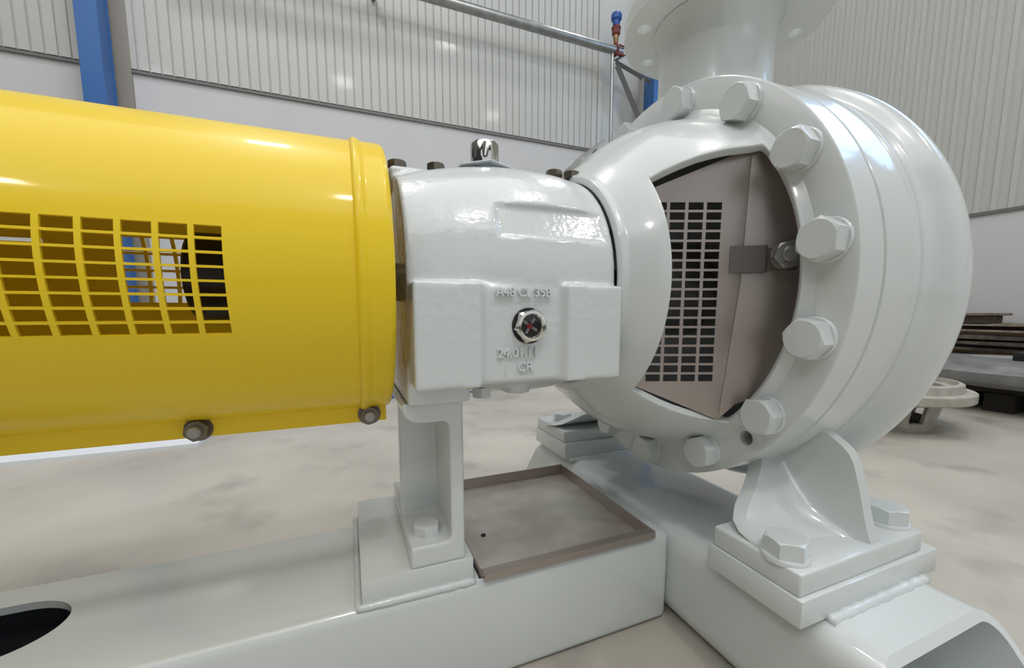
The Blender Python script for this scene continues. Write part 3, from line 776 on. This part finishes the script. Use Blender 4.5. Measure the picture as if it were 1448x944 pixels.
# bottom flanges with bolts, and the closing pan
yb_, zb_ = -GRD * math.cos(R(PH0)), AXZ + GRD * math.sin(R(PH0))
for s in (1, -1):
    bm = bmesh.new(); y = yb_ * s
    box(bm, -.80, .034, min(y, y - s * .002), max(y, y - s * .002), CAMZ - .1190, zb_ + .001, .0006, 1); obj('bottom_flange', bm, YEL, gd, smooth=False)
nb = hex_head_mesh('guard_nut', .0180, .0095, BOLTM, .002); nw = washer_mesh('washer', .0120, .002, BOLTM)
bm = bmesh.new(); lathe_z(bm, [(0, .009), (.0055, .009), (.0055, .0165), (.0045, .0175), (0, .0175)], 16); stud = mesh_of(bm, 'stud_end', ZINC)
for x in (.0165, -.1365, -.2895, -.4425):
    M = frame_to((x, yb_ - .0005, CAMZ - .1105), (0, -1, 0), .3)
    b = link('guard_nut', nb, gd, M); link('washer', nw, b, M); link('stud_end', stud, b, M)
bm = bmesh.new(); box(bm, -.70, -.62, -.060, .060, CAMZ + BT, CAMZ - .1185, .002, 1); obj('guard_stand', bm, YEL, gd)

# ================================================================= THINGS BEHIND
bm = bmesh.new(); pol = [(-1.55, 1.045), (-.462, 1.043), (-.452, 1.13), (-.47, 1.48), (-1.55, 1.50)]
prism(bm, pol, 'z', 0, .012); tag(obj('floor_sheet', bm, SHEET, smooth=False), 'bright white sheet lying on the floor behind the yellow guard', 'sheet')
bm = bmesh.new(); box(bm, -.25, 1.00, 1.565, 1.60, 0, .020, .002, 1)
tag(obj('blue_rail', bm, BLUEP), 'thin blue steel rail lying on the floor behind the bearing housing', 'rail')

# hat-shaped casting ring on the floor at right
rx, ry = 1.905, .415
rg_ = empty('casting_ring', (rx, ry, 0), 'pale hat shaped casting with flange standing on the floor right of the pump', 'casting')
bm = bmesh.new(); NR = 64
prof = [(.150, .0), (.160, .0), (.170, .020), (.182, .108), (.165, .108), (.150, .02)]
pr_o = [(.158, 0), (.168, .022), (.180, .112)]; pr_i = [(.172, .112), (.158, .022), (.148, 0)]
gr = []
for r, z in pr_o: gr.append([bm.verts.new((rx + r * math.cos(2 * PI * j / NR), ry + r * math.sin(2 * PI * j / NR), z)) for j in range(NR)])
mid = []
for (r, z) in ((.1645, .030), (.1775, .095)): mid.append([bm.verts.new((rx + r * math.cos(2 * PI * j / NR), ry + r * math.sin(2 * PI * j / NR), z)) for j in range(NR)])
allr = [gr[0], mid[0], mid[1], gr[2]]
bmesh.ops.delete(bm, geom=gr[1], context='VERTS')
for i in range(3):
    for j in range(NR):
        if i == 1 and (j % 8) in (2, 3, 4): continue
        bm.faces.new((allr[i][j], allr[i][(j + 1) % NR], allr[i + 1][(j + 1) % NR], allr[i + 1][j]))
me = bake(bm, [('SOLIDIFY', dict(thickness=.012, offset=-1))], 'skirt', CASTW, 40); link('skirt', me, rg_)
bm = bmesh.new(); lathe_z(bm, [(.165, .112), (.252, .112), (.256, .116), (.256, .142), (.252, .146), (.165, .146)], 72, rx, ry, closed=True); obj('flange', bm, CASTW, rg_)
bm = bmesh.new(); lathe_z(bm, [(.178, .146), (.226, .146), (.222, .172), (.214, .176), (.206, .176), (.202, .160), (.178, .158)], 72, rx, ry, closed=True); obj('raised_rim', bm, CASTW, rg_)
bm = bmesh.new(); lathe_z(bm, [(0, .135), (.165, .135), (.165, .145), (.10, .150), (0, .150)], 64, rx, ry); obj('inner_plate', bm, CASTG, rg_)

# pallet with large round cover
px, py = 2.98, .30
pa = empty('pallet', (px, py, 0), 'dark wooden pallet on the floor under the large grey round cover', 'pallet')
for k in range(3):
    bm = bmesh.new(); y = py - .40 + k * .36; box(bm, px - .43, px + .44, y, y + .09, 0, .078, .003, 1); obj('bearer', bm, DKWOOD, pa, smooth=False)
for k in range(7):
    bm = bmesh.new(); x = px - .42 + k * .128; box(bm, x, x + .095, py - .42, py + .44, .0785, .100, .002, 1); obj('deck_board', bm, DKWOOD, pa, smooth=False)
bm = bmesh.new(); lathe_z(bm, [(0, .1005), (.44, .1005), (.52, .112), (.555, .132), (.56, .138), (.56, .173), (.55, .181), (.50, .181), (.49, .168), (.30, .164), (.28, .183), (0, .183)], 96, px, py)
cv = tag(obj('round_cover', bm, CASTG, ang=40), 'large grey round machine cover lying on the dark pallet', 'cover')
bm = bmesh.new(); box(bm, 3.06, 3.34, .16, .44, .1835, .226, .006, 2); tag(obj('dark_block', bm, BLACK, ang=40), 'dark rectangular block lying on the large round cover', 'block')

# stack of boards against the right wall, one wide weathered board per layer, battens between
random.seed(5)
ORD = ['lowest', 'second', 'third', 'fourth', 'fifth', 'sixth', 'seventh', 'eighth', 'ninth', 'tenth', 'eleventh', 'twelfth', 'thirteenth', 'fourteenth', 'fifteenth', 'sixteenth', 'seventeenth', 'eighteenth', 'nineteenth']
z = 0.0
tones = [WOODB, WOODA, WOODB, WOODB, WOODA, WOODC, WOODB, WOODA, WOODB, WOODC, WOODB, WOODA, WOODB, WOODA, WOODB, WOODC, WOODA, WOODB, WOODA]
for k in range(19):
    h = (.021, .015, .020, .013, .024)[k % 5]; m = tones[k]
    x0 = 3.57 + (0.075 if k % 2 else 0) + random.uniform(0, .02); y0 = .30 + random.uniform(-.12, .16); y1 = 1.80 + random.uniform(-.25, .10)
    if k == 18: y1 = 1.42; y0 = .2
    bm = bmesh.new()
    ns = 10; A = []
    for i in range(ns + 1):                       # slightly wavy board
        y = y0 + (y1 - y0) * i / ns; dx = .010 * math.sin(y * 6 + k * 1.7); dz = -.004 * (.5 + .5 * math.sin(y * 5 + k * 2.3))
        A.append([(x0 + dx, y, z), (3.955, y, z), (3.955, y, z + h), (x0 + dx + .003, y, z + h + dz)])
    loft(bm, A)
    o = obj('board', bm, m, smooth=False)
    col_ = {'weathered_board': 'weathered grey brown', 'dark_weathered_board': 'dark weathered', 'fresh_pine': 'pale pine'}[m.name]
    tag(o, '%s board, %s from the floor in the stack by the right wall' % (col_, ORD[k]), 'board', 'boards stacked by the right wall')
    z += h + .0003
bm = bmesh.new(); box(bm, 3.62, 3.90, .76, 1.35, z, z + .048, .003, 1)
lid = empty('wooden_lid', (3.76, 1.05, z), 'flat brown wooden lid with overhanging rim on top of the board stack', 'lid')
obj('lid_body', bm, WOODB, lid, smooth=False)
bm = bmesh.new(); box(bm, 3.59, 3.93, .73, 1.38, z + .0482, z + .064, .002, 1); obj('lid_rim', bm, WOODA, lid, smooth=False)
bm = bmesh.new(); box(bm, 2.62, 2.90, .90, .98, 0, .06, .003, 1)
tag(obj('pine_block', bm, WOODC, smooth=False), 'pale pine block on the floor between the casting and the board stack', 'block')
